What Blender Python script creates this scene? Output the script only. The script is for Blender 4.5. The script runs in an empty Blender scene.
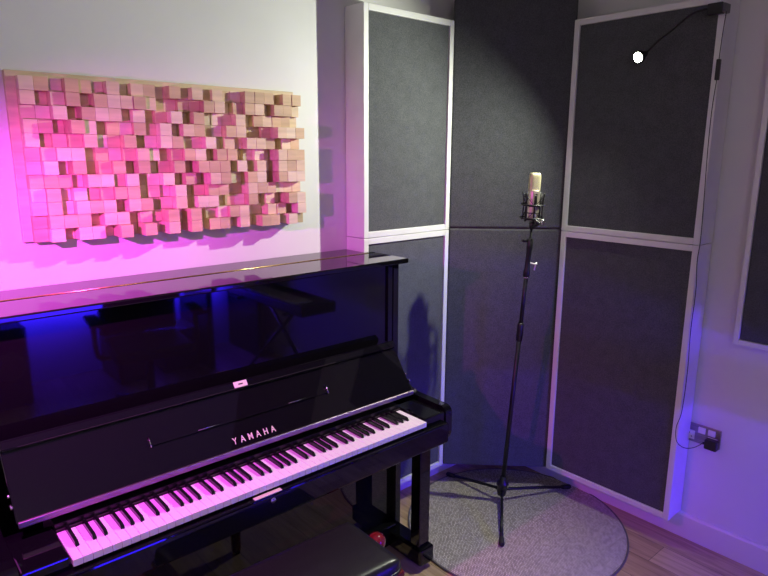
import bpy, bmesh, math, random
from mathutils import Vector, Matrix
C = bpy.context.scene.collection
SC = bpy.context.scene
PI = math.pi
R = math.radians

# ------------------------------------------------------------------ camera
cd = bpy.data.cameras.new('camera')
cam = bpy.data.objects.new('camera', cd)
C.objects.link(cam)
cd.sensor_fit = 'HORIZONTAL'
cd.sensor_width = 36.0
cd.lens = 620.14 / 768 * 36.0
cd.clip_start = 0.02
yaw, pit, rol = R(41.318), R(12.249), R(0.267)
fw = Vector((math.sin(yaw) * math.cos(pit), math.cos(yaw) * math.cos(pit), -math.sin(pit)))
rt = Vector((math.cos(yaw), -math.sin(yaw), 0))
up = rt.cross(fw)
r2 = rt * math.cos(rol) + up * math.sin(rol)
u2 = up * math.cos(rol) - rt * math.sin(rol)
m = Matrix((r2, u2, -fw)).transposed().to_4x4()
m.translation = Vector((-0.163, -1.5077, 1.7121))
cam.matrix_world = m
SC.camera = cam

# ------------------------------------------------------------------ world, exposure, lights
w = bpy.data.worlds.new('world')
SC.world = w
w.use_nodes = True
w.node_tree.nodes['Background'].inputs[0].default_value = (0.02, 0.02, 0.03, 1)
w.node_tree.nodes['Background'].inputs[1].default_value = 1.0
SC.view_settings.view_transform = 'Standard'
SC.view_settings.look = 'None'
SC.view_settings.gamma = 1
SC.view_settings.use_curve_mapping = False
SC.view_settings.exposure = -0.12


def light(name, kind, loc, aim, color, power, **kw):
    d = bpy.data.lights.new(name, kind)
    d.color = color
    d.energy = power
    for k, v in kw.items():
        setattr(d, k, v)
    o = bpy.data.objects.new(name, d)
    C.objects.link(o)
    o.location = loc
    if aim is not None:
        o.rotation_euler = (Vector(aim) - Vector(loc)).to_track_quat('-Z', 'Y').to_euler()
    return o


LED = Vector((2.325, -0.208, 2.092))          # the clip lamp's LED
LDIR = Vector((-0.917, 0.157, -0.367)).normalized()
light('clip_lamp_light', 'SPOT', LED + LDIR * 0.012, LED + Vector((-.85, .20, -.50)), (0.95, 1.0, 0.82), 112.0,
      spot_size=R(150), spot_blend=.9, shadow_soft_size=0.012)
light('pink_lamp_light', 'SPOT', (-0.06, -0.07, 1.70), (0.47, 0.54, 0.98), (0.92, 0.06, 0.92), 98.0,
      spot_size=R(128), spot_blend=1.0, shadow_soft_size=0.012)
light('under_desk_strip_light', 'AREA', (1.95, -2.74, 0.63), (1.95, 0.0, 0.60), (0.07, 0.01, 1.0), 66.0, shape='RECTANGLE', size=0.9, size_y=0.02)
light('wall_wash_strip_light', 'AREA', (1.3, -2.76, 0.60), (1.3, -3.0, 0.45), (0.03, 0.01, 1.0), 110.0, shape='RECTANGLE', size=2.0, size_y=0.02)
light('added_overhead_fill', 'AREA', (0.6, -1.5, 2.55), (0.6, -1.5, 0.0), (0.50, 0.32, 1.0), 3.0, shape='SQUARE', size=2.4)  # added violet ambient fill from overhead, no fixture there
light('added_room_fill', 'POINT', (0.0, -2.2, 2.25), None, (1.0, .90, .86), 14.0, shadow_soft_size=.15)  # added warm fill to lift the upper right wall, not an actual lamp


# ------------------------------------------------------------------ materials
def mat(name, color, rough=0.5, metal=0.0, coat=0.0, spec=0.5, emis=None, estr=0.0):
    mt = bpy.data.materials.new(name)
    mt.use_nodes = True
    b = mt.node_tree.nodes['Principled BSDF']
    b.inputs['Base Color'].default_value = (*color, 1)
    b.inputs['Roughness'].default_value = rough
    b.inputs['Metallic'].default_value = metal
    b.inputs['Coat Weight'].default_value = coat
    b.inputs['Specular IOR Level'].default_value = spec
    if emis:
        b.inputs['Emission Color'].default_value = (*emis, 1)
        b.inputs['Emission Strength'].default_value = estr
    return mt


def nodes(mt):
    nt = mt.node_tree
    return nt, nt.nodes['Principled BSDF'], (lambda t: nt.nodes.new('ShaderNode' + t)), nt.links.new


def noise_col(mt, c1, c2, scale, detail=4, bump=0.0, dist=0.002, stretch=(1, 1, 1), lo=0.35, hi=0.65, space='Object'):
    nt, b, N, L = nodes(mt)
    tc = N('TexCoord')
    mp = N('Mapping')
    mp.inputs['Scale'].default_value = stretch
    L(tc.outputs[space], mp.inputs[0])
    nz = N('TexNoise')
    nz.inputs['Scale'].default_value = scale
    nz.inputs['Detail'].default_value = detail
    L(mp.outputs[0], nz.inputs['Vector'])
    cr = N('ValToRGB')
    cr.color_ramp.elements[0].position = lo
    cr.color_ramp.elements[1].position = hi
    cr.color_ramp.elements[0].color = (*c1, 1)
    cr.color_ramp.elements[1].color = (*c2, 1)
    L(nz.outputs['Fac'], cr.inputs[0])
    L(cr.outputs[0], b.inputs['Base Color'])
    if bump:
        bp = N('Bump')
        bp.inputs['Strength'].default_value = bump
        bp.inputs['Distance'].default_value = dist
        L(nz.outputs['Fac'], bp.inputs['Height'])
        L(bp.outputs[0], b.inputs['Normal'])
    return mt


M = {}
M['wall'] = noise_col(mat('wall_paint', (.74, .74, .73), .6), (.73, .73, .72), (.77, .77, .76), 3, 3)
M['trim'] = mat('trim_paint', (.78, .77, .76), .35)
M['black'] = mat('black_polyester', (.004, .004, .005), .035)
M['blacksoft'] = mat('black_satin', (.006, .006, .007), .3)
M['white_key'] = mat('white_key_plastic', (.83, .82, .79), .18)
M['black_key'] = mat('black_key_plastic', (.006, .006, .007), .22)
M['brass'] = mat('brass', (.78, .56, .22), .22, 1)
M['hinge'] = mat('dull_metal_strip', (.36, .28, .32), .42, 1)
M['letter'] = mat('pale_brass_inlay', (.80, .74, .58), .4, .15)
M['chrome'] = mat('chrome', (.75, .75, .76), .15, 1)
M['felt'] = mat('dark_felt', (.015, .008, .012), .9)
M['frame'] = noise_col(mat('white_wood_frame', (.75, .75, .74), .4), (.73, .73, .72), (.77, .77, .76), 8, 3)
M['plastic'] = mat('black_plastic', (.012, .012, .013), .38)
M['rubber'] = mat('black_rubber', (.012, .012, .012), .7)
M['metalblack'] = mat('black_painted_metal', (.005, .005, .006), .4)
M['mahogany'] = noise_col(mat('mahogany', (.18, .015, .02), .12, coat=.5), (.12, .008, .010), (.22, .02, .02), 6, 5, stretch=(1, 12, 12))
M['leather'] = noise_col(mat('black_leather', (.012, .012, .013), .33), (.010, .010, .011), (.016, .016, .017), 220, 3, bump=.25, dist=.0006)
M['steel'] = noise_col(mat('brushed_steel', (.5, .5, .5), .35, 1), (.26, .26, .26), (.38, .38, .37), 30, 3, stretch=(1, 1, 14))
M['socket_white'] = mat('white_socket_plastic', (.8, .8, .79), .3)
M['led'] = mat('led_lens', (.9, .9, .9), .3, emis=(.95, 1.0, .82), estr=40)
M['mic_body'] = mat('champagne_nickel', (.72, .62, .50), .32, .85)
M['mic_grille'] = noise_col(mat('mic_mesh', (.86, .78, .48), .4, .6), (.60, .52, .30), (.88, .80, .50), 900, 1, bump=.4, dist=.0008)
M['grey_plastic'] = mat('grey_plastic', (.10, .10, .11), .4)
M['blueled'] = mat('blue_led_strip', (.1, .1, .9), .4, emis=(.05, .03, 1.0), estr=2)


def fabric(name, c1, c2):
    mt = mat(name, c1, .95, spec=.15)
    nt, b, N, L = nodes(mt)
    tc = N('TexCoord')
    n1 = N('TexNoise')
    n1.inputs['Scale'].default_value = 260
    n1.inputs['Detail'].default_value = 2
    n2 = N('TexNoise')
    n2.inputs['Scale'].default_value = 22
    n2.inputs['Detail'].default_value = 6
    L(tc.outputs['Object'], n1.inputs['Vector'])
    L(tc.outputs['Object'], n2.inputs['Vector'])
    ad = N('Math')
    ad.operation = 'ADD'
    sc = N('Math')
    sc.operation = 'MULTIPLY'
    sc.inputs[1].default_value = .28
    L(n2.outputs['Fac'], sc.inputs[0])
    L(n1.outputs['Fac'], ad.inputs[0])
    L(sc.outputs[0], ad.inputs[1])
    cr = N('ValToRGB')
    cr.color_ramp.elements[0].position = .46
    cr.color_ramp.elements[1].position = .84
    cr.color_ramp.elements[0].color = (*c1, 1)
    cr.color_ramp.elements[1].color = (*c2, 1)
    L(ad.outputs[0], cr.inputs[0])
    L(cr.outputs[0], b.inputs['Base Color'])
    bp = N('Bump')
    bp.inputs['Strength'].default_value = .5
    bp.inputs['Distance'].default_value = .0015
    L(n1.outputs['Fac'], bp.inputs['Height'])
    L(bp.outputs[0], b.inputs['Normal'])
    b.inputs['Sheen Weight'].default_value = .15
    return mt


M['fabric'] = fabric('charcoal_acoustic_fabric', (.060, .063, .068), (.108, .113, .121))


def wood_floor():
    mt = mat('oak_laminate', (.4, .25, .15), .42)
    nt, b, N, L = nodes(mt)
    tc = N('TexCoord')
    mp = N('Mapping')
    mp.inputs['Rotation'].default_value = (0, 0, PI / 2)
    mp.inputs['Location'].default_value = (.3, .06, 0)
    L(tc.outputs['Object'], mp.inputs[0])
    bk = N('TexBrick')
    bk.offset = .37
    bk.inputs['Scale'].default_value = 1
    bk.inputs['Brick Width'].default_value = 1.25
    bk.inputs['Row Height'].default_value = .145
    bk.inputs['Mortar Size'].default_value = .0012
    bk.inputs['Mortar Smooth'].default_value = .1
    bk.inputs['Color1'].default_value = (.50, .34, .19, 1)
    bk.inputs['Color2'].default_value = (.74, .55, .34, 1)
    bk.inputs['Mortar'].default_value = (.10, .06, .04, 1)
    L(mp.outputs[0], bk.inputs['Vector'])
    m2 = N('Mapping')
    m2.inputs['Scale'].default_value = (14, 1.2, 1)
    L(tc.outputs['Object'], m2.inputs[0])
    nz = N('TexNoise')
    nz.inputs['Scale'].default_value = 3.2
    nz.inputs['Detail'].default_value = 7
    nz.inputs['Distortion'].default_value = .8
    L(m2.outputs[0], nz.inputs['Vector'])
    cr = N('ValToRGB')
    cr.color_ramp.elements[0].position = .3
    cr.color_ramp.elements[1].position = .7
    cr.color_ramp.elements[0].color = (.58, .52, .47, 1)
    cr.color_ramp.elements[1].color = (1, 1, 1, 1)
    L(nz.outputs['Fac'], cr.inputs[0])
    mx = N('Mix')
    mx.data_type = 'RGBA'
    mx.blend_type = 'MULTIPLY'
    mx.inputs[0].default_value = 1
    L(bk.outputs['Color'], mx.inputs[6])
    L(cr.outputs[0], mx.inputs[7])
    L(mx.outputs[2], b.inputs['Base Color'])
    return mt


def rug_mat():
    mt = mat('woven_rug', (.4, .38, .34), .95, spec=.1)
    nt, b, N, L = nodes(mt)
    tc = N('TexCoord')
    mp = N('Mapping')
    mp.inputs['Rotation'].default_value = (0, 0, R(-48))
    L(tc.outputs['Object'], mp.inputs[0])
    bk = N('TexBrick')
    bk.inputs['Scale'].default_value = 1
    bk.inputs['Brick Width'].default_value = .011
    bk.inputs['Row Height'].default_value = .0065
    bk.inputs['Mortar Size'].default_value = .0013
    bk.inputs['Mortar Smooth'].default_value = .6
    bk.inputs['Color1'].default_value = (.48, .42, .34, 1)
    bk.inputs['Color2'].default_value = (.84, .76, .62, 1)
    bk.inputs['Mortar'].default_value = (.12, .11, .10, 1)
    L(mp.outputs[0], bk.inputs['Vector'])
    L(bk.outputs['Color'], b.inputs['Base Color'])
    bp = N('Bump')
    bp.inputs['Strength'].default_value = .8
    bp.inputs['Distance'].default_value = .003
    bp.invert = True
    L(bk.outputs['Fac'], bp.inputs['Height'])
    L(bp.outputs[0], b.inputs['Normal'])
    return mt


def pine(name, c):
    mt = mat(name, c, .6)
    return noise_col(mt, tuple(v * .82 for v in c), tuple(min(1, v * 1.08) for v in c), 5, 6, stretch=(1, 9, 9), lo=.3, hi=.7)


M['ceiling'] = mat('dark_ceiling_paint', (.22, .22, .22), .8)
M['floor'] = wood_floor()
M['rug'] = rug_mat()
M['rugedge'] = mat('rug_binding', (.13, .11, .11), .9)
PINES = [pine('pine_pale', (.78, .60, .40)), pine('pine_honey', (.70, .50, .30)), pine('pine_light', (.82, .67, .48)), pine('pine_tan', (.62, .44, .27))]


# ------------------------------------------------------------------ mesh helpers
def new():
    return bmesh.new()


def box(bm, x0, x1, y0, y1, z0, z1, bev=0.0, seg=2, mi=0):
    r = bmesh.ops.create_cube(bm, size=1)
    vs = r['verts']
    for v in vs:
        v.co = Vector((x0 + (v.co.x + .5) * (x1 - x0), y0 + (v.co.y + .5) * (y1 - y0), z0 + (v.co.z + .5) * (z1 - z0)))
    fs = set(f for v in vs for f in v.link_faces)
    for f in fs:
        f.material_index = mi
    if bev:
        es = list(set(e for v in vs for e in v.link_edges))
        bmesh.ops.bevel(bm, geom=es, offset=bev, segments=seg, profile=.5, affect='EDGES')
    return bm


def ring(bm, c, t, n, rx, ry, seg):
    b = t.cross(n).normalized()
    n = b.cross(t).normalized()
    return [bm.verts.new(c + n * (rx * math.cos(a)) + b * (ry * math.sin(a))) for a in [2 * PI * k / seg for k in range(seg)]]


def tube(bm, pts, r, seg=12, caps=True, closed=False):
    """round bar along points; r a number or one radius per point"""
    pts = [Vector(p) for p in pts]
    rs = r if isinstance(r, (list, tuple)) else [r] * len(pts)
    n = None
    rings = []
    N = len(pts)
    for i, p in enumerate(pts):
        if closed:
            t = (pts[(i + 1) % N] - pts[i - 1]).normalized()
        else:
            t = (pts[min(i + 1, N - 1)] - pts[max(i - 1, 0)]).normalized()
        if n is None:
            n = t.orthogonal().normalized()
        n = (n - t * n.dot(t))
        n = n.normalized() if n.length > 1e-5 else t.orthogonal().normalized()
        rings.append(ring(bm, p, t, n, rs[i], rs[i], seg))
    for i in range(N if closed else N - 1):
        a, b = rings[i], rings[(i + 1) % N]
        for k in range(seg):
            f = bm.faces.new((a[k], a[(k + 1) % seg], b[(k + 1) % seg], b[k]))
            f.smooth = True
    if caps and not closed:
        bm.faces.new(list(reversed(rings[0])))
        bm.faces.new(rings[-1])
    return bm


def lathe(bm, prof, origin=(0, 0, 0), axis=(0, 0, 1), seg=24):
    """prof = [(radius, height)] along the axis"""
    o = Vector(origin)
    q = Vector((0, 0, 1)).rotation_difference(Vector(axis).normalized())
    rings = []
    for r, h in prof:
        rings.append([bm.verts.new(o + q @ Vector((r * math.cos(2 * PI * k / seg), r * math.sin(2 * PI * k / seg), h))) for k in range(seg)])
    for a, b in zip(rings, rings[1:]):
        for k in range(seg):
            f = bm.faces.new((a[k], a[(k + 1) % seg], b[(k + 1) % seg], b[k]))
            f.smooth = True
    if prof[0][0] > 1e-4:
        bm.faces.new(list(reversed(rings[0])))
    if prof[-1][0] > 1e-4:
        bm.faces.new(rings[-1])
    bmesh.ops.remove_doubles(bm, verts=bm.verts[:], dist=1e-6)
    return bm


def prism_x(bm, poly, x0, x1):
    """extrude a (y, z) outline along x"""
    a = [bm.verts.new((x0, y, z)) for y, z in poly]
    b = [bm.verts.new((x1, y, z)) for y, z in poly]
    bm.faces.new(a)
    bm.faces.new(list(reversed(b)))
    n = len(poly)
    for i in range(n):
        bm.faces.new((a[i], b[i], b[(i + 1) % n], a[(i + 1) % n]))
    bmesh.ops.recalc_face_normals(bm, faces=bm.faces[:])
    return bm


def smooth_path(pts, k=6):
    pts = [Vector(p) for p in pts]
    out = []
    n = len(pts)
    for i in range(n - 1):
        p0, p1, p2, p3 = pts[max(i - 1, 0)], pts[i], pts[i + 1], pts[min(i + 2, n - 1)]
        for j in range(k):
            t = j / k
            out.append(.5 * ((2 * p1) + (p2 - p0) * t + (2 * p0 - 5 * p1 + 4 * p2 - p3) * t * t + (3 * p1 - p0 - 3 * p2 + p3) * t ** 3))
    out.append(pts[-1])
    return out


def obj(name, bm, mats, parent=None, world=True, label=None, kind=None):
    """link one mesh object; world=True: the mesh was written in world coordinates of an unrotated parent"""
    me = bpy.data.meshes.new(name)
    if isinstance(bm, bmesh.types.BMesh):
        bm.normal_update()
        if parent is not None and world:
            bmesh.ops.translate(bm, verts=bm.verts[:], vec=-parent_loc(parent))
        bm.to_mesh(me)
        bm.free()
    for mt in (mats if isinstance(mats, (list, tuple)) else [mats]):
        me.materials.append(mt)
    o = bpy.data.objects.new(name, me)
    C.objects.link(o)
    if parent is not None:
        o.parent = parent
    if label:
        o['label'] = label
    if kind:
        o['kind'] = kind
    return o


def parent_loc(p):
    v = Vector(p.location)
    while p.parent:
        p = p.parent
        v += Vector(p.location)
    return v


def thing(name, label, cat, loc=(0, 0, 0), rotz=0, group=None):
    o = bpy.data.objects.new(name, None)
    C.objects.link(o)
    o.empty_display_size = .1
    o.location = loc
    o.rotation_euler = (0, 0, rotz)
    tag(o, label, cat, group)
    return o


def tag(o, label, cat, group=None):
    o['label'] = label
    o['category'] = cat
    if group:
        o['group'] = group
    return o


def struct(name, bm, mt):
    return obj(name, bm, mt, kind='structure')


# ------------------------------------------------------------------ room
YB = .648       # wall behind the piano
XR = 2.560      # right wall
YF = -2.9
XL = -1.9
ZC = 2.6
bm = new(); box(bm, XL, XR, YF, YB, -.05, 0); struct('floor', bm, M['floor'])
bm = new(); box(bm, XL, XR, YF, YB, ZC, ZC + .05); struct('ceiling', bm, M['ceiling'])
bm = new(); box(bm, XL - .1, XR + .1, YB, YB + .1, -.05, ZC + .05); struct('wall_back', bm, M['wall'])
bm = new(); box(bm, XR, XR + .1, YF, YB, -.05, ZC + .05); struct('wall_right', bm, M['wall'])
bm = new(); box(bm, XL - .1, XR + .1, YF - .1, YF, -.05, ZC + .05); struct('wall_front', bm, M['wall'])
bm = new(); box(bm, XL - .1, XL, YF, YB, -.05, ZC + .05); struct('wall_left', bm, M['wall'])


def skirting(name, poly, a0, a1, along):
    bm = new()
    prism_x(bm, poly, a0, a1)
    if along == 'y':
        for v in bm.verts:
            x, y, z = v.co
            v.co = (y, x, z)
        bmesh.ops.recalc_face_normals(bm, faces=bm.faces[:])
    struct(name, bm, M['trim'])


skirting('baseboard_back', [(YB, 0), (YB - .018, 0), (YB - .018, .105), (YB - .012, .114), (YB, .116)], XL, XR, 'x')
skirting('baseboard_right', [(XR, 0), (XR - .018, 0), (XR - .018, .105), (XR - .012, .114), (XR, .116)], YF, YB - .018, 'y')

# ------------------------------------------------------------------ acoustic panels
def panel(name, label, loc, rotz, wd, h, dp, framed=True, fw_=.026, recess=.008, group=None):
    """local x across the front, local -y the front, origin at the middle of the lower back edge"""
    t = thing(name, label, 'acoustic panel', loc, rotz, group)
    if framed:
        bm = new()
        box(bm, -wd / 2, -wd / 2 + fw_, -dp, 0, 0, h, .002)
        box(bm, wd / 2 - fw_, wd / 2, -dp, 0, 0, h, .002)
        box(bm, -wd / 2 + fw_, wd / 2 - fw_, -dp, 0, 0, fw_, .002)
        box(bm, -wd / 2 + fw_, wd / 2 - fw_, -dp, 0, h - fw_, h, .002)
        obj('frame', bm, M['frame'], t, world=False)
        bm = new()
        box(bm, -wd / 2 + fw_, wd / 2 - fw_, -dp + recess, -.006, fw_, h - fw_, .004, 2)
        obj('fabric_face', bm, M['fabric'], t, world=False)
    else:
        bm = new()
        box(bm, -wd / 2, wd / 2, -dp, 0, 0, h, .010, 3)
        obj('fabric_wrap', bm, M['fabric'], t, world=False)
        bm = new()
        box(bm, -wd / 2 + .03, wd / 2 - .03, 0, .008, .03, h - .03)
        obj('back_board', bm, M['frame'], t, world=False)
    return t


ZB, ZM, ZT = .120, 1.3553, 2.2963
# left pair on the back wall
LW, LD = .5285, .1225
lx = 2.0353 - LW / 2
panel('acoustic_panel', 'white framed grey fabric acoustic panel right of the piano, lower of its pair', (lx, YB - .004, ZB), 0, LW, ZM - ZB - .001, LD, group='acoustic panels')
panel('acoustic_panel', 'white framed grey fabric acoustic panel beside the wood block art, upper of its pair', (lx, YB - .004, ZM + .001), 0, LW, ZT - ZM - .001, LD, group='acoustic panels')
# corner pair, diagonal
CA = math.atan2(-.37, .382)
cx, cy = 2.273, .373
panel('acoustic_panel', 'frameless charcoal acoustic panel across the room corner, lower one behind microphone stand', (cx, cy, .115), CA, .55, 1.245, .045, framed=False, group='acoustic panels')
panel('acoustic_panel', 'frameless charcoal acoustic panel across the room corner, upper one behind the microphone', (cx, cy, 1.363), CA, .55, 1.032, .045, framed=False, group='acoustic panels')
# right pair on the right wall
RW, RD = .6347, .132
ry = .1512 - RW / 2
RA = R(-90 + .666)
panel('acoustic_panel', 'white framed dark acoustic panel on right wall above the skirting, lower of its pair', (2.4205 + RD, ry, ZB), RA, RW, ZM - ZB - .001, RD, group='acoustic panels')
panel('acoustic_panel', 'white framed dark acoustic panel on right wall with the clip lamp on its top corner', (2.4205 + RD, ry, ZM + .001), RA, RW, ZT - ZM - .001, RD, group='acoustic panels')
# far right one, cut by the picture edge
panel('acoustic_panel', 'white framed dark acoustic panel cut off by right edge of picture, above the socket', (XR - .002, -.632 - .3, .966), R(-90), .6, 1.2, .07, fw_=.02, group='acoustic panels')


# ------------------------------------------------------------------ piano
P = thing('upright_piano', 'glossy black upright piano with open keyboard lid against the wall', 'piano', (.765, .33, 0))
K0, KW, KZ = .1525, 1.225 / 52, .735


def pp(name, bm, mt, par=None, **k):
    return obj(name, bm, mt, par or P, **k)


for x0, x1 in ((0.0, .033), (1.497, 1.530)):
    bm = new()
    prism_x(bm, [(.30, 0.03), (.515, 0.03), (.515, 1.275), (.325, 1.275), (.325, .78), (.30, .70)], x0, x1)
    bmesh.ops.bevel(bm, geom=bm.edges[:], offset=.003, segments=2, affect='EDGES')
    pp('side_panel', bm, M['black'])
bm = new(); box(bm, .0335, 1.4965, .585, .60, .08, 1.277); pp('back_panel', bm, M['blacksoft'])
# lid in two leaves with the long hinge
bm = new(); box(bm, -.016, 1.546, .284, .483, 1.279, 1.2985, .005, 3)
lid = pp('lid', bm, M['black'])
bm = new()
a = [bm.verts.new((x, y, 1.278)) for x, y in ((-.016, .490), (1.546, .490), (1.546, .517), (1.503, .517), (1.503, .642), (-.016, .642))]
b = [bm.verts.new((v.co.x, v.co.y, 1.2985)) for v in a]
bm.faces.new(a); bm.faces.new(b)
for i in range(6):
    bm.faces.new((a[i], a[(i + 1) % 6], b[(i + 1) % 6], b[i]))
bmesh.ops.recalc_face_normals(bm, faces=bm.faces[:])
bmesh.ops.bevel(bm, geom=bm.edges[:], offset=.003, segments=2, affect='EDGES')
pp('rear_lid', bm, M['black'])
bm = new()
box(bm, -.010, 1.500, .4825, .4905, 1.293, 1.2990)
tube(bm, [(-.010, .4865, 1.2990), (1.500, .4865, 1.2990)], .0022, 8)
pp('hinge', bm, M['brass'], label='long brass lid hinge')
# upper front board
bm = new(); box(bm, .034, 1.496, .335, .352, .93, 1.274, .002); pp('upper_panel', bm, M['black'])
for x0 in (.034, 1.470):
    bm = new(); box(bm, x0, x0 + .026, .326, .336, .95, 1.274, .002); pp('panel_stile', bm, M['black'])
# arms: rounded at the front
for s, (x0, x1) in enumerate(((0.0, .040), (1.490, 1.530))):
    pr = [(.30, .600), (.30, .80), (.27, .785), (.235, .768), (.20, .759), (.05, .757)]
    for k in range(0, 7):
        a = PI / 2 * k / 6
        pr.append((.040 - .030 * math.sin(a), .727 + .030 * math.cos(a)))
    for k in range(0, 7):
        a = PI / 2 * k / 6
        pr.append((.070 - .060 * math.cos(a), .655 - .055 * math.sin(a)))
    bm = new(); prism_x(bm, pr, x0, x1)
    bmesh.ops.bevel(bm, geom=[e for e in bm.edges if abs(e.verts[0].co.x - e.verts[1].co.x) < 1e-6], offset=.003, segments=2, affect='EDGES')
    pp('arm', bm, M['black'])
# key blocks
for x0, x1 in ((.041, .1515), (1.3785, 1.489)):
    bm = new(); box(bm, x0, x1, .012, .185, .66, .742, .006, 3); pp('key_block', bm, M['black'])
# keybed, key slip
bm = new(); box(bm, .041, 1.489, .030, .36, .600, .655, .004); pp('keybed', bm, M['black'])
bm = new(); box(bm, .041, 1.489, -.012, .029, .622, .705, .008, 3); slip = pp('key_slip', bm, M['black'])
bm = new(); box(bm, .648, .742, -.0125, .004, .7045, .7075, .001); pp('key_slip_plate', bm, M['letter'], label='small pale brass plate on the key slip')
bm = new(); lathe(bm, [(.009, 0), (.009, .003), (.006, .004), (0, .004)], (.709, -.012, .684), (0, -1, 0), 20); pp('lock', bm, M['chrome'])
# white keys
whites = []
bm = new()
box(bm, .0004, KW - .0004, 0, .148, KZ - .019, KZ, .0012, 2)
me0 = None
names = 'ABCDEFG'
k = 0
for i in range(52):
    if i == 0:
        o = pp('white_key', bm, M['white_key'], world=False)
        me0 = o.data
    else:
        o = whites[0].copy()
        C.objects.link(o)
    o.parent = P
    o.location = (K0 + i * KW - .765, -.33, 0)
    whites.append(o)
bm = new()
poly = [(.052, KZ - .004), (.0535, KZ + .002), (.060, KZ + .0105), (.064, KZ + .012), (.149, KZ + .013), (.149, KZ - .004)]
a = [bm.verts.new((-.0055, y, z)) for y, z in poly]
b = [bm.verts.new((.0055, y, z)) for y, z in poly]
for va, vb in list(zip(a, b))[1:5]:
    va.co.x = -.0044
    vb.co.x = .0044
bm.faces.new(a); bm.faces.new(list(reversed(b)))
for i in range(6):
    bm.faces.new((a[i], b[i], b[(i + 1) % 6], a[(i + 1) % 6]))
bmesh.ops.recalc_face_normals(bm, faces=bm.faces[:])
bmesh.ops.bevel(bm, geom=bm.edges[:], offset=.0009, segments=2, affect='EDGES')
bk0 = None
for i in range(51):
    n = names[i % 7]
    if n in 'ACDFG':
        if bk0 is None:
            o = bk0 = pp('black_key', bm, M['black_key'], world=False)
        else:
            o = bk0.copy()
            C.objects.link(o)
        o.parent = P
        sh = {'C': -.0022, 'D': .0022, 'F': -.0026, 'G': 0, 'A': .0026}[n]
        o.location = (K0 + (i + 1) * KW + sh - .765, -.33, 0)
bm = new(); box(bm, K0, K0 + 1.225, .146, .152, KZ + .001, KZ + .006); pp('felt_strip', bm, M['felt'])
bm = new(); box(bm, .1515, 1.3785, .155, .30, .655, KZ + .02); pp('key_cover_rail', bm, M['blacksoft'])

# fallboard leaning back on the upper panel
FB, FT = Vector((0, .163, .787)), Vector((0, .285, .957))     # (.., y, z) of the face's lower and upper edge
fd = (FT - FB).normalized()
fn = Vector((0, -fd.z, fd.y))                                 # out of the face, to the player
L_ = (FT - FB).length
pr = []
for s_, n_ in ((0, .0), (0, -.020), (L_, -.020), (L_, .0)):
    q = FB + fd * s_ + fn * n_
    pr.append((q.y, q.z))
bm = new(); prism_x(bm, pr, .070, 1.460)
bmesh.ops.bevel(bm, geom=bm.edges[:], offset=.0025, segments=2, affect='EDGES')
fall = pp('fallboard', bm, M['black'])


def fpt(x, s_, n_=0.0):
    q = FB + fd * s_ + fn * n_
    return Vector((x, q.y, q.z))


# rounded lower edge that catches the pink light
bm = new()
box(bm, .072, 1.458, .1535, .163, .7765, .7945, .003, 3)
pp('fallboard_hinge_strip', bm, M['hinge'], fall, label='long metal hinge strip along the fallboard foot')
# folded front lip along the top
bm = new()
pr = []
for s_, n_ in ((L_ - .020, .015), (L_ - .020, -.016), (L_ + .004, -.018), (L_ + .010, -.012), (L_ + .010, .009), (L_ + .006, .015)):
    q = FB + fd * s_ + fn * n_
    pr.append((q.y, q.z))
prism_x(bm, pr, .070, 1.460)
bmesh.ops.bevel(bm, geom=bm.edges[:], offset=.003, segments=3, affect='EDGES')
lip = pp('fallboard_lip', bm, M['black'], fall)
# brass lock plate on the lip
bm = new()
for (xa, xb, sa, sb, na, nb, mi) in ((.741, .789, L_ - .016, L_ + .004, .0145, .0165, 0), (.757, .773, L_ - .008, L_ - .004, .0160, .0170, 1)):
    vs = [fpt(x_, s_, n_) for n_ in (na, nb) for (x_, s_) in ((xa, sa), (xb, sa), (xb, sb), (xa, sb))]
    V_ = [bm.verts.new(v) for v in vs]
    for q in ((0, 1, 2, 3), (4, 5, 6, 7), (0, 1, 5, 4), (1, 2, 6, 5), (2, 3, 7, 6), (3, 0, 4, 7)):
        bm.faces.new([V_[i] for i in q]).material_index = mi
bmesh.ops.recalc_face_normals(bm, faces=bm.faces[:])
pp('lock_plate', bm, [M['letter'], M['blacksoft']], lip, label='pale brass lock plate')
# music ledge folded flat on the fallboard
bm = new()
s0 = .092
for (xa, xb, sa, sb) in ((.440, 1.080, s0, s0 + .007),):
    vs = [fpt(xa, sa, .0), fpt(xb, sa, .0), fpt(xb, sb, .0), fpt(xa, sb, .0)]
    top = [v + fn * .006 for v in vs]
    A_ = [bm.verts.new(v) for v in vs]
    B_ = [bm.verts.new(v) for v in top]
    bm.faces.new(A_); bm.faces.new(B_)
    for i in range(4):
        bm.faces.new((A_[i], A_[(i + 1) % 4], B_[(i + 1) % 4], B_[i]))
bmesh.ops.recalc_face_normals(bm, faces=bm.faces[:])
led = pp('music_ledge', bm, M['black'], fall)
for xx in (.437, 1.083):
    bm = new(); tube(bm, [fpt(xx, s0 - .004, .006), fpt(xx, s0 + .030, .006)], .0018, 8); pp('ledge_pin', bm, M['chrome'], led)
for xx in (.62, .95):
    bm = new(); tube(bm, [fpt(xx - .035, s0 + .004, .0068), fpt(xx + .035, s0 + .004, .0068)], .0012, 8); pp('ledge_hinge', bm, M['chrome'], led)
for xx in (.0665, 1.4635):
    bm = new()
    lathe(bm, [(.007, -.003), (.007, .003)], fpt(xx, .045, .0), (1, 0, 0), 14)
    lathe(bm, [(.005, -.003), (.005, .003)], fpt(xx, .075, -.004), (1, 0, 0), 14)
    pp('fallboard_hinge', bm, M['chrome'], fall)


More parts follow.
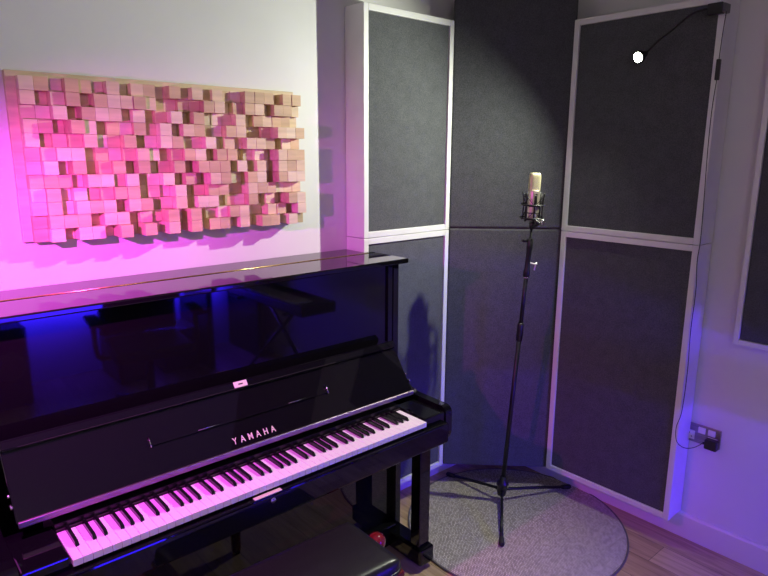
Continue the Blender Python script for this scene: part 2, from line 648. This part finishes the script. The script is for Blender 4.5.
def letters(text, spacing, size_x, size_z, thick):
    out = []
    for ch in text:
        cu = bpy.data.curves.new('letter', 'FONT')
        cu.body = ch
        cu.size = 1
        cu.extrude = 0
        cu.offset = .012
        cu.align_x = 'CENTER'
        o = bpy.data.objects.new('letter_tmp', cu)
        C.objects.link(o)
        bpy.context.view_layer.update()
        me = bpy.data.meshes.new_from_object(o.evaluated_get(bpy.context.evaluated_depsgraph_get()))
        out.append([(v.co.copy()) for v in me.vertices])
        b = bmesh.new(); b.from_mesh(me)
        out[-1] = b
        bpy.data.objects.remove(o)
        bpy.data.meshes.remove(me)
    return out


bm = new()
lets = letters('YAMAHA', 0, 0, 0, 0)
for i, lb in enumerate(lets):
    r_ = bmesh.ops.extrude_face_region(lb, geom=lb.faces[:])
    for v in r_['geom']:
        if isinstance(v, bmesh.types.BMVert):
            v.co.z += .03
    x_c = .760 + (i - 2.5) * .0280
    mp_ = {}
    for v in lb.verts:
        mp_[v] = bm.verts.new(fpt(x_c + v.co.x * .0245, .020 + v.co.y * .0300, .0002 + v.co.z * .03))
    for f in lb.faces:
        try:
            bm.faces.new([mp_[v] for v in f.verts])
        except ValueError:
            pass
    lb.free()
bmesh.ops.recalc_face_normals(bm, faces=bm.faces[:])
pp('brand_lettering', bm, M['letter'], fall, label='pale brass inlaid capital lettering')

# lower part
bm = new(); box(bm, .034, 1.496, .330, .345, .125, .60, .002); pp('lower_panel', bm, M['black'])
bm = new(); box(bm, .034, 1.496, .290, .345, .030, .122, .004); pp('bottom_rail', bm, M['black'])
for x0, x1 in ((0.004, .062), (1.468, 1.526)):
    bm = new(); box(bm, x0, x1, .118, .172, .100, .606, .004, 2)
    box(bm, x0 - .003, x1 + .003, .112, .178, .575, .604, .003)
    pp('leg', bm, M['black'])
for x0, x1 in ((-.010, .074), (1.458, 1.540)):
    bm = new(); box(bm, x0, x1, .098, .60, .022, .102, .012, 3)
    tb = pp('toe_block', bm, M['black'])
    for yy in (.16, .52):
        bm = new(); lathe(bm, [(.012, -.011), (.019, -.008), (.019, .008), (.012, .011)], ((x0 + x1) / 2, yy, .019), (1, 0, 0), 18); pp('caster', bm, M['brass'], tb)
for i, xx in enumerate((.655, .765, .875)):
    bm = new()
    tube(bm, smooth_path([(xx, .30, .075), (xx, .25, .078), (xx, .20, .068), (xx, .165, .055)]), [.007] * 12 + [.013] * 7, 12)
    pp('pedal', bm, M['brass'])

# ------------------------------------------------------------------ piano stool
SR = R(-1.5)
S = thing('piano_stool', 'piano stool with black leather top and red mahogany frame in front of piano', 'stool', (.712, -.152, 0), SR)


def sp(name, bm, mt, par=None, **k):
    return obj(name, bm, mt, par or S, world=False, **k)


def cushion(hx, hy, z0, z1, dome):
    bm = new()
    n, m_ = 28, 20
    def f(u, e):
        return math.copysign(abs(u) ** e, u)
    grid = []
    top = []
    for j in range(m_ + 1):
        row = []
        for i in range(n + 1):
            u, v = i / n * 2 - 1, j / m_ * 2 - 1
            x = hx * (1 - (1 - abs(u)) ** 1.6) * (1 if u >= 0 else -1)
            y = hy * (1 - (1 - abs(v)) ** 1.6) * (1 if v >= 0 else -1)
            px_, py_ = abs(x) / hx, abs(y) / hy
            # rounded corner
            r = .05
            ex, ey = max(0, abs(x) - (hx - r)), max(0, abs(y) - (hy - r))
            d = math.hypot(ex, ey)
            if d > r:
                s_ = r / d
                x = math.copysign(hx - r + ex * s_, x) if ex > 0 else x
                y = math.copysign(hy - r + ey * s_, y) if ey > 0 else y
            ed = min(1, (1 - max(px_, py_)) / .16)
            z = z0 + (z1 - z0) * math.sqrt(max(0, 1 - (1 - ed) ** 2.2)) + dome * (1 - px_ ** 2) * (1 - py_ ** 2)
            row.append(bm.verts.new((x, y, z)))
        grid.append(row)
    for j in range(m_):
        for i in range(n):
            fc = bm.faces.new((grid[j][i], grid[j][i + 1], grid[j + 1][i + 1], grid[j + 1][i]))
            fc.smooth = True
    edge = [grid[0][i] for i in range(n)] + [grid[j][n] for j in range(m_)] + [grid[m_][i] for i in range(n, 0, -1)] + [grid[j][0] for j in range(m_, 0, -1)]
    low = [bm.verts.new(v.co + Vector((0, 0, -.012))) for v in edge]
    for i in range(len(edge)):
        bm.faces.new((edge[i], low[i], low[(i + 1) % len(edge)], edge[(i + 1) % len(edge)]))
    bm.faces.new(low)
    bmesh.ops.recalc_face_normals(bm, faces=bm.faces[:])
    return bm


seat = sp('seat', cushion(.288, .140, .474, .509, .012), M['leather'])
bm = new()
loop = []
for cx_, cy_, a0 in ((.239, .091, 0), (-.239, .091, 90), (-.239, -.091, 180), (.239, -.091, 270)):
    for k in range(7):
        a = R(a0 + 15 * k)
        loop.append((cx_ + .049 * math.cos(a), cy_ + .049 * math.sin(a), .472))
tube(bm, loop, .0045, 8, closed=True)
sp('piping', bm, M['leather'], seat)
bm = new(); box(bm, -.286, .286, -.138, .138, .444, .463, .006, 3); sp('seat_board', bm, M['mahogany'])
bm = new(); box(bm, -.262, .262, -.122, .122, .355, .444, .006, 3); sp('apron', bm, M['mahogany'])
for sx in (-1, 1):
    bm = new()
    lathe(bm, [(.008, 0), (.008, .050), (.015, .054), (.025, .062), (.031, .075), (.032, .086), (.030, .098), (.021, .111), (0, .117)], (sx * .262, .080, .420), (sx, 0, 0), 24)
    sp('height_knob', bm, M['mahogany'])
    for sy in (-1, 1):
        bm = new()
        lathe(bm, [(.017, 0), (.020, .02), (.022, .10), (.030, .25), (.024, .27), (.034, .285), (.034, .36)], (sx * .232, sy * .092, 0), (0, 0, 1), 20)
        sp('leg', bm, M['mahogany'])

# ------------------------------------------------------------------ wood block wall art
AX0, AX1, AZ0, AZ1 = .256, 1.232, 1.441, 1.940
A = thing('wood_block_art', 'wall panel of raised pine blocks at many depths above the piano', 'wall art', ((AX0 + AX1) / 2, YB, AZ0))
bm = new(); box(bm, AX0 - .006, AX1 + .004, YB - .022, YB - .001, AZ0, AZ1 + .004, .002)
obj('back_board', bm, PINES[0], A)
NC, NR = 24, 12
rnd = random.Random(7)
DEPTHS = []
PAT = ["221321302203131211333033", "202303333200113302330332", "113033302013031113022221", "220430112130331133001444",
       "201231130133113021333022", "123301123202330330120444", "130302303013044403030444", "222033230130304420330444",
       "230212330103013300333222", "231333033013033011302044", "133303302140401233003304", "130330404040403303044043"]
LEVEL = (.004, .022, .040, .056, .078)
for r in range(NR):
    DEPTHS.append([LEVEL[int(PAT[r][c])] + (rnd.uniform(-.002, .002) if PAT[r][c] != '0' else 0) for c in range(NC)])
cells = [(r, c) for r in range(NR) for c in range(NC)]
BX0, BZ1 = AX0 + .020, AZ1 - .012
cw, ch = (AX1 - BX0) / NC, (BZ1 - AZ0) / NR


def block(bm, r, c, mi):
    d = DEPTHS[r][c]
    x0, z1 = BX0 + c * cw, BZ1 - r * ch
    vs0 = set(bm.verts)
    box(bm, x0 + .0004, x0 + cw - .0004, YB - .022 - d, YB - .021, z1 - ch + .0004, z1 - .0004, .0004, 1)
    return bm


order = sorted(cells, key=lambda t: (-DEPTHS[t[0]][t[1]], t))
for (r, c) in order[:100]:
    bm = new(); block(bm, r, c, 0)
    obj('wood_block', bm, PINES[rnd.randrange(4)], A)
bm = new()
for (r, c) in order[100:]:
    n0 = len(bm.faces)
    block(bm, r, c, 0)
    bm.faces.ensure_lookup_table()
    k = rnd.randrange(4)
    for f in bm.faces[n0:]:
        f.material_index = k
obj('wood_block', bm, PINES, A, kind='stuff')

# ------------------------------------------------------------------ rug
RC = (2.052, .064)
RGR = .503
bm = new()
lathe(bm, [(RGR - .006, 0.001), (RGR - .002, .004), (RGR - .004, .0075), (RGR - .012, .009), (0, .009)], (0, 0, 0), (0, 0, 1), 96)
rg = thing('round_rug', 'round woven beige grey rug under the microphone stand', 'rug', (RC[0], RC[1], 0))
o = obj('rug_body', bm, M['rug'], rg, world=False)
bm = new()
tube(bm, [(RGR * math.cos(a), RGR * math.sin(a), .0052) for a in [2 * PI * k / 96 for k in range(96)]], .0045, 8, closed=True)
obj('edge_binding', bm, M['rugedge'], rg, world=False)

# ------------------------------------------------------------------ microphone stand
SB = Vector((2.142, .215, .009))
T = thing('microphone_stand', 'tall black tripod microphone stand on the round rug', 'microphone stand', tuple(SB))
top = Vector((2.122, .109, 1.402))
axis = (top - Vector((2.142, .215, .07))).normalized()


def on(z):
    return Vector((2.142, .215, .07)) + axis * ((z - .07) / axis.z)


bm = new()
lathe(bm, [(.010, -.032), (.021, -.028), (.024, -.010), (.024, .022), (.030, .028), (.030, .040), (.018, .052), (.014, .075)], on(.075), axis, 24)
hub = obj('hub', bm, M['plastic'], T)
bm = new(); tube(bm, [on(.045), on(.075)], .0085, 12)
bm = new(); tube(bm, [on(.08), on(.93)], .0105, 16); obj('lower_tube', bm, M['metalblack'], T)
bm = new(); tube(bm, [on(.9), on(1.20)], .0092, 16); obj('middle_tube', bm, M['metalblack'], T)
bm = new(); tube(bm, [on(1.2), on(1.392)], .0052, 14); obj('upper_tube', bm, M['metalblack'], T)
bm = new(); lathe(bm, [(.0112, -.045), (.0150, -.04), (.0150, .035), (.011, .045)], on(.91), axis, 20); obj('clutch', bm, M['plastic'], T)
bm = new(); lathe(bm, [(.0095, -.034), (.0150, -.030), (.0150, .000), (.0120, .010), (.0120, .095), (.0140, .105), (.0140, .142), (.008, .148)], on(1.20), axis, 20)
cl = obj('boom_clutch', bm, M['plastic'], T)
bm = new(); lathe(bm, [(.0154, -.0015), (.0154, .0015)], on(1.171), axis, 20); obj('clutch_ring', bm, M['chrome'], cl)
bm = new()
p0 = on(1.336)
tube(bm, [p0 + Vector((-.005, .004, 0)), p0 + Vector((-.024, .021, -.002)), p0 + Vector((-.026, .022, .004))], [.004, .0045, .006], 10)
obj('wing_knob', bm, M['plastic'], cl)
bm = new()
p0 = on(1.237)
hr = Vector((.75, -.66, 0))
tube(bm, [p0 + hr * .008, p0 + hr * .030 + Vector((0, 0, -.006)), p0 + hr * .042 + Vector((0, 0, -.002))], [.0035, .0035, .006], 10)
tube(bm, [p0 + hr * .038 + Vector((0, 0, -.004)), p0 + hr * .030 + Vector((0, 0, -.034))], [.0022, .0040], 10)
obj('t_handle', bm, M['socket_white'], cl, label='small pale metal T handle')
for foot in ((1.865, -.005), (2.488, .067), (2.125, .540)):
    f = Vector((foot[0], foot[1], .022))
    c0 = Vector((2.142, .215, .072))
    d = (f - c0)
    dh = Vector((d.x, d.y, 0)).normalized()
    bm = new()
    tube(bm, [c0 + dh * .016, c0 + d * .12 + Vector((0, 0, .004)), c0 + d * .5 + Vector((0, 0, .004)), c0 + d * .96], [.0085, .0075, .0075, .0075], 12)
    lg = obj('leg', bm, M['metalblack'], T)
    bm = new()
    e = c0 + d * .93
    tube(bm, [e, e + dh * .02 + Vector((0, 0, -.003)), e + dh * .045 + Vector((0, 0, -.0052)), e + dh * .052 + Vector((0, 0, -.0045))], [.0095, .0125, .0125, .009], 14)
    obj('rubber_foot', bm, M['rubber'], lg)

# shock mount
MC = Vector((2.117, .106, 1.480))            # middle of the mount, on the microphone's axis
ax = Vector((-.01, -.035, 1)).normalized()
SM = thing('shock_mount', 'black elastic shock mount cage on top of the microphone stand', 'shock mount', tuple(on(1.385)))
side = Vector((.75, -.66, 0)).normalized()
fwdv = ax.cross(side).normalized()
side = fwdv.cross(ax).normalized()


def circ(bm, c, r, tr, n=32):
    tube(bm, [c + side * r * math.cos(2 * PI * k / n) + fwdv * r * math.sin(2 * PI * k / n) for k in range(n)], tr, 8, closed=True)


def mp2(dr, df, h):
    return MC + side * dr + fwdv * df + ax * h


bm = new()
circ(bm, mp2(0, 0, .018), .050, .0032)
circ(bm, mp2(0, 0, -.040), .050, .0032)
for k in range(4):
    a = R(45 + 90 * k)
    u = side * math.cos(a) + fwdv * math.sin(a)
    tube(bm, [MC + u * .050 - ax * .052, MC + u * .047 - ax * .02, MC + u * .049 + ax * .05, MC + u * .055 + ax * .068], [.004, .003, .003, .0042], 8)
obj('outer_cage', bm, M['plastic'], SM)
bm = new()
circ(bm, mp2(0, 0, .012), .0300, .0028)
circ(bm, mp2(0, 0, -.046), .0300, .0028)
for k in range(4):
    a = R(90 * k)
    u = side * math.cos(a) + fwdv * math.sin(a)
    tube(bm, [MC + u * .0305 - ax * .056, MC + u * .0305 + ax * .04, MC + u * .036 + ax * .062], [.0034, .0028, .0034], 8)
obj('inner_ring', bm, M['plastic'], SM)
bm = new()
for k in range(4):
    a, b_, c_ = R(45 + 90 * k), R(90 * k), R(90 * k + 90)
    uo = side * math.cos(a) + fwdv * math.sin(a)
    for bb in (b_, c_):
        ui = side * math.cos(bb) + fwdv * math.sin(bb)
        tube(bm, [MC + uo * .051 + ax * .055, MC + ui * .031 + ax * .012], .0014, 6)
        tube(bm, [MC + uo * .051 - ax * .046, MC + ui * .031 - ax * .010], .0014, 6)
obj('elastic_cord', bm, M['rubber'], SM)
bm = new()
tube(bm, [mp2(0, -.050, -.040), mp2(.015, -.058, -.058), on(1.395) + Vector((.0, .0, .004))], [.006, .008, .010], 12)
lathe(bm, [(.011, -.001), (.013, .003), (.013, .026), (.009, .030)], on(1.392), axis, 16)
obj('swivel', bm, M['plastic'], SM)
bm = new()
kp = mp2(.034, -.040, -.052)
lathe(bm, [(.004, -.02), (.011, -.014), (.012, .010), (.008, .014)], kp, (-fwdv + side * .4), 16)
tube(bm, [kp, mp2(.012, -.052, -.056)], .004, 10)
obj('swivel_knob', bm, M['chrome'], SM)

# microphone
MB = MC - ax * .054
MI = thing('condenser_microphone', 'champagne condenser microphone with pale mesh head held in the shock mount', 'microphone', tuple(MB))
bm = new()
lathe(bm, [(.010, 0), (.022, .002), (.0255, .006), (.0262, .012), (.0262, .128), (.0255, .132), (.024, .134)], MB, ax, 32)
body = obj('body', bm, M['mic_body'], MI)
bm = new(); lathe(bm, [(.0268, .034), (.0268, .038)], MB, ax, 32); obj('body_ring', bm, M['plastic'], body)
# flat sided mesh head: an oval block with a rounded top
bm = new()
prof = [(1.0, 0.133), (1.0, .150), (1.0, .185), (.98, .195), (.92, .202), (.78, .2065), (.4, .208), (0, .208)]
seg = 32
rings = []
hd = Vector((-.62, -.78, 0))
hd = (hd - ax * hd.dot(ax)).normalized()
hs_ = ax.cross(hd).normalized()
for s_, h in prof:
    rr = []
    for k in range(seg):
        a = 2 * PI * k / seg
        ca, sa = math.cos(a), math.sin(a)
        e = .62
        rr.append(bm.verts.new(MB + ax * h + hs_ * (math.copysign(abs(ca) ** e, ca) * .0250 * s_) + hd * (math.copysign(abs(sa) ** e, sa) * .0190 * s_)))
    rings.append(rr)
for a_, b_ in zip(rings, rings[1:]):
    for k in range(seg):
        f = bm.faces.new((a_[k], a_[(k + 1) % seg], b_[(k + 1) % seg], b_[k])); f.smooth = True
bmesh.ops.remove_doubles(bm, verts=bm.verts[:], dist=1e-6)
bmesh.ops.recalc_face_normals(bm, faces=bm.faces[:])
obj('mesh_head', bm, M['mic_grille'], MI)
# dark badge strip with small marks on the front of the body
bm = new()
bfd = Vector((-.55, -.83, 0)); bfd = (bfd - ax * bfd.dot(ax)).normalized()
bsd = ax.cross(bfd).normalized()
n = 6
rows = []
for h in (.072, .120):
    rows.append([bm.verts.new(MB + ax * h + (bfd * math.cos(t_) + bsd * math.sin(t_)) * .0268) for t_ in [R(-14 + 28 * k / n) for k in range(n + 1)]])
for k in range(n):
    bm.faces.new((rows[0][k], rows[0][k + 1], rows[1][k + 1], rows[1][k]))
bmesh.ops.solidify(bm, geom=bm.faces[:], thickness=.0008)
obj('badge', bm, M['blacksoft'], body)

# ------------------------------------------------------------------ clip lamp
LP = thing('clip_lamp', 'black gooseneck clip lamp with lit LED clamped to the upper right panel corner', 'lamp', (2.405, -.470, 2.24))
bm = new()
lathe(bm, [(.010, -.050), (.013, -.046), (.017, -.020), (.0255, -.012), (.0270, -.004), (.0270, .000), (.0215, .000)], LED, LDIR, 28)
obj('lamp_head', bm, M['plastic'], LP)
bm = new(); lathe(bm, [(.0205, -.003), (.019, .001), (.012, .003), (0, .0035)], LED, LDIR, 24); obj('led_lens', bm, M['led'], LP, label='glowing white LED lens')
bm = new()
tube(bm, smooth_path([LED - LDIR * .048, (2.385, -.238, 2.140), (2.385, -.262, 2.160), (2.39, -.300, 2.185), (2.39, -.340, 2.215), (2.385, -.380, 2.238), (2.385, -.425, 2.245), (2.39, -.450, 2.242)]), .0042, 10)
obj('gooseneck', bm, M['plastic'], LP)
bm = new()
box(bm, 2.376, 2.404, -.490, -.436, 2.222, 2.262, .003)
obj('clamp_jaw', bm, M['plastic'], LP)
bm = new()
box(bm, 2.404, 2.428, -.500, -.484, 2.226, 2.258, .003)
box(bm, 2.380, 2.410, -.500, -.484, 2.226, 2.258, .003)
obj('clamp_grip', bm, M['grey_plastic'], LP, label='grey clamp grip')

cab = [(2.384, -.503, 2.226), (2.376, -.502, 2.15), (2.374, -.500, 2.06)]
cab2 = [(2.374, -.500, 1.985), (2.366, -.498, 1.878), (2.372, -.497, 1.73), (2.392, -.496, 1.539), (2.400, -.497, 1.38), (2.388, -.498, 1.293),
        (2.408, -.498, 1.172), (2.402, -.498, 1.005), (2.416, -.498, .825), (2.405, -.498, .652), (2.374, -.495, .587), (2.382, -.500, .523),
        (2.44, -.510, .478), (2.50, -.528, .466), (2.538, -.556, .490)]
CB = thing('lamp_cable', 'thin black lamp cable running down the right panel edge to the socket', 'cable', (2.40, -.50, .46))
bm = new(); tube(bm, smooth_path(cab, 5), .0016, 8); obj('upper_cable', bm, M['rubber'], CB)
bm = new(); tube(bm, smooth_path(cab2, 6), .0016, 8); obj('lower_cable', bm, M['rubber'], CB)
bm = new(); box(bm, 2.366, 2.383, -.507, -.493, 1.985, 2.060, .003, 2); obj('inline_switch', bm, M['plastic'], CB, label='black inline switch')

# wall socket
K = thing('wall_socket', 'brushed steel double wall socket with white switches low on right wall', 'socket', (XR, -.546, .511))
bm = new(); box(bm, XR - .008, XR, -.612, -.440, .468, .554, .002); obj('plate', bm, M['steel'], K)


def insert(y0, y1, z0, z1, pins):
    bm = new()
    box(bm, XR - .0105, XR - .007, y0, y1, z0, z1, .001)
    o = obj('outlet', bm, M['socket_white'], K)
    if pins:
        yc, zc = (y0 + y1) / 2, (z0 + z1) / 2
        bm = new()
        box(bm, XR - .0108, XR - .0104, yc - .002, yc + .002, zc + .004, zc + .012)
        for s_ in (-1, 1):
            box(bm, XR - .0108, XR - .0104, yc + s_ * .011 - .003, yc + s_ * .011 + .003, zc - .010, zc - .006)
        obj('pin_hole', bm, M['rubber'], o)


insert(-.506, -.460, .480, .520, True)
insert(-.600, -.562, .476, .512, False)
for y0 in (-.534, -.575):
    bm = new(); box(bm, XR - .0125, XR - .007, y0 - .015, y0 + .015, .518, .546, .002); obj('rocker_switch', bm, M['socket_white'], K)
G = thing('power_adapter', 'black plug-in power adapter in the right half of wall socket', 'power adapter', (XR - .0105, -.585, .49))
bm = new(); box(bm, XR - .046, XR - .011, -.612, -.560, .468, .512, .006, 3); obj('adapter_body', bm, M['plastic'], G)
bm = new(); tube(bm, [(XR - .030, -.561, .486), (XR - .031, -.550, .488)], [.005, .0035], 10); obj('cable_relief', bm, M['rubber'], G)

# ------------------------------------------------------------------ what the piano's gloss mirrors: the other end of the room
D = thing('desk', 'long black desk against the front wall behind the camera', 'desk', (1.3, -2.6, 0))
bm = new(); box(bm, .15, 2.45, -2.89, -2.30, .715, .745, .003); obj('desk_top', bm, M['blacksoft'], D)
for x0 in (.17, 1.93, 2.38):
    bm = new(); box(bm, x0, x0 + .05, -2.86, -2.33, 0, .715, .003); obj('leg', bm, M['blacksoft'], D)
bm = new(); box(bm, .3, 2.3, -2.778, -2.768, .655, .675); o = obj('led_strip', bm, M['blueled']); tag(o, 'blue LED strip glowing under the desk', 'light strip')
for i, xx in enumerate((.75, 1.60)):
    t = thing('computer_monitor', ('switched off black monitor on the left half of desk', 'switched off black monitor on the right half of desk')[i], 'monitor', (xx, -2.7, .745), 0, 'monitors on the desk')
    bm = new(); box(bm, xx - .3, xx + .3, -2.72, -2.69, .87, 1.22, .004); obj('screen', bm, M['plastic'], t)
    bm = new(); box(bm, xx - .02, xx + .02, -2.74, -2.72, .75, 1.0); box(bm, xx - .11, xx + .11, -2.80, -2.62, .746, .757, .002); obj('stand', bm, M['plastic'], t)

OC = thing('office_chair', 'black swivel office chair with armrests in front of the desk', 'office chair', (1.26, -1.80, 0), R(8))


def op(name, bm, mt):
    return obj(name, bm, mt, OC, world=False)


bm = new(); box(bm, -.25, .25, -.24, .24, .43, .50, .03, 4); op('seat', bm, M['rubber'])
bm = new(); box(bm, -.25, .25, -.28, -.22, .50, 1.02, .025, 4); op('backrest', bm, M['rubber'])
bm = new(); tube(bm, smooth_path([(0, -.1, .42), (0, -.28, .44), (0, -.33, .55), (0, -.285, .75)]), .02, 10); op('back_bar', bm, M['plastic'])
for sx in (-1, 1):
    bm = new()
    tube(bm, smooth_path([(sx * .22, .02, .43), (sx * .31, .02, .45), (sx * .32, .0, .66)]), .016, 10)
    box(bm, sx * .32 - .04, sx * .32 + .04, -.13, .15, .66, .69, .012, 3)
    op('armrest', bm, M['plastic'])
bm = new(); tube(bm, [(0, 0, .09), (0, 0, .43)], .026, 14); op('column', bm, M['plastic'])
for k in range(5):
    a = 2 * PI * k / 5 + .3
    bm = new()
    tube(bm, [(0, 0, .10), (.30 * math.cos(a), .30 * math.sin(a), .072)], [.026, .016], 10)
    op('base_arm', bm, M['plastic'])
    bm = new()
    lathe(bm, [(.012, -.02), (.028, -.016), (.028, .016), (.012, .02)], (.30 * math.cos(a), .30 * math.sin(a), .029), (-math.sin(a), math.cos(a), 0), 14)
    op('caster', bm, M['rubber'])

KB = thing('digital_keyboard', 'black digital keyboard resting on an X shaped stand by right wall', 'keyboard', (2.15, -1.62, .66))
bm = new(); box(bm, 2.01, 2.29, -2.15, -1.1, .661, .735, .01, 3); obj('body', bm, M['plastic'], KB)
bm = new(); box(bm, 2.015, 2.15, -2.1, -1.18, .735, .743, .001); obj('keys', bm, M['white_key'], KB)
XS = thing('keyboard_stand', 'black X shaped keyboard stand by right wall', 'keyboard stand', (2.15, -1.62, 0))
for xx, s_ in ((2.07, 1), (2.23, -1)):
    bm = new(); tube(bm, [(xx, -1.62 - s_ * .40, .02), (xx, -1.62 + s_ * .32, .643)], .014, 10); obj('leg', bm, M['metalblack'], XS)
for yy in (-2.02, -1.22):
    bm = new(); tube(bm, [(1.95, yy, .016), (2.35, yy, .016)], .015, 10); obj('foot_bar', bm, M['metalblack'], XS)
for yy in (-1.94, -1.30):
    bm = new(); tube(bm, [(1.99, yy, .649), (2.31, yy, .649)], .011, 10); obj('support_arm', bm, M['metalblack'], XS)

for i, (xx, yy, wx, wy_, hh) in enumerate(((.55, -2.60, .26, .34, .56), (1.36, -2.62, .22, .42, .50), (1.75, -2.60, .30, .30, .34))):
    t = thing(('subwoofer', 'desktop_computer', 'equipment_case')[i], ('black subwoofer box standing under the left end of the desk', 'tall black computer tower under the middle of desk',
              'low black equipment case under the right half of the desk')[i], ('speaker', 'computer', 'case')[i], (xx, yy, 0))
    bm = new(); box(bm, xx - wx / 2, xx + wx / 2, yy - wy_ / 2, yy + wy_ / 2, .012, hh, .008, 3); obj('body', bm, M['plastic'], t)
    for sx in (-1, 1):
        for sy in (-1, 1):
            bm = new(); lathe(bm, [(.015, 0), (.015, .014)], (xx + sx * (wx / 2 - .03), yy + sy * (wy_ / 2 - .03), 0), (0, 0, 1), 12); obj('foot', bm, M['rubber'], t)
    if i == 0:
        bm = new(); lathe(bm, [(.105, 0), (.105, .006), (.090, .008), (.05, .001), (.03, .006), (0, .008)], (xx, yy + wy_ / 2, .30), (0, 1, 0), 28); obj('speaker_cone', bm, M['grey_plastic'], t)
    elif i == 1:
        bm = new(); box(bm, xx - .08, xx + .08, yy + wy_ / 2 - .002, yy + wy_ / 2 + .004, .05, .44, .002); obj('front_grille', bm, M['grey_plastic'], t)
    else:
        bm = new(); tube(bm, smooth_path([(xx - .07, yy + wy_ / 2, .24), (xx - .06, yy + wy_ / 2 + .03, .24), (xx + .06, yy + wy_ / 2 + .03, .24), (xx + .07, yy + wy_ / 2, .24)]), .008, 8); obj('handle', bm, M['grey_plastic'], t)
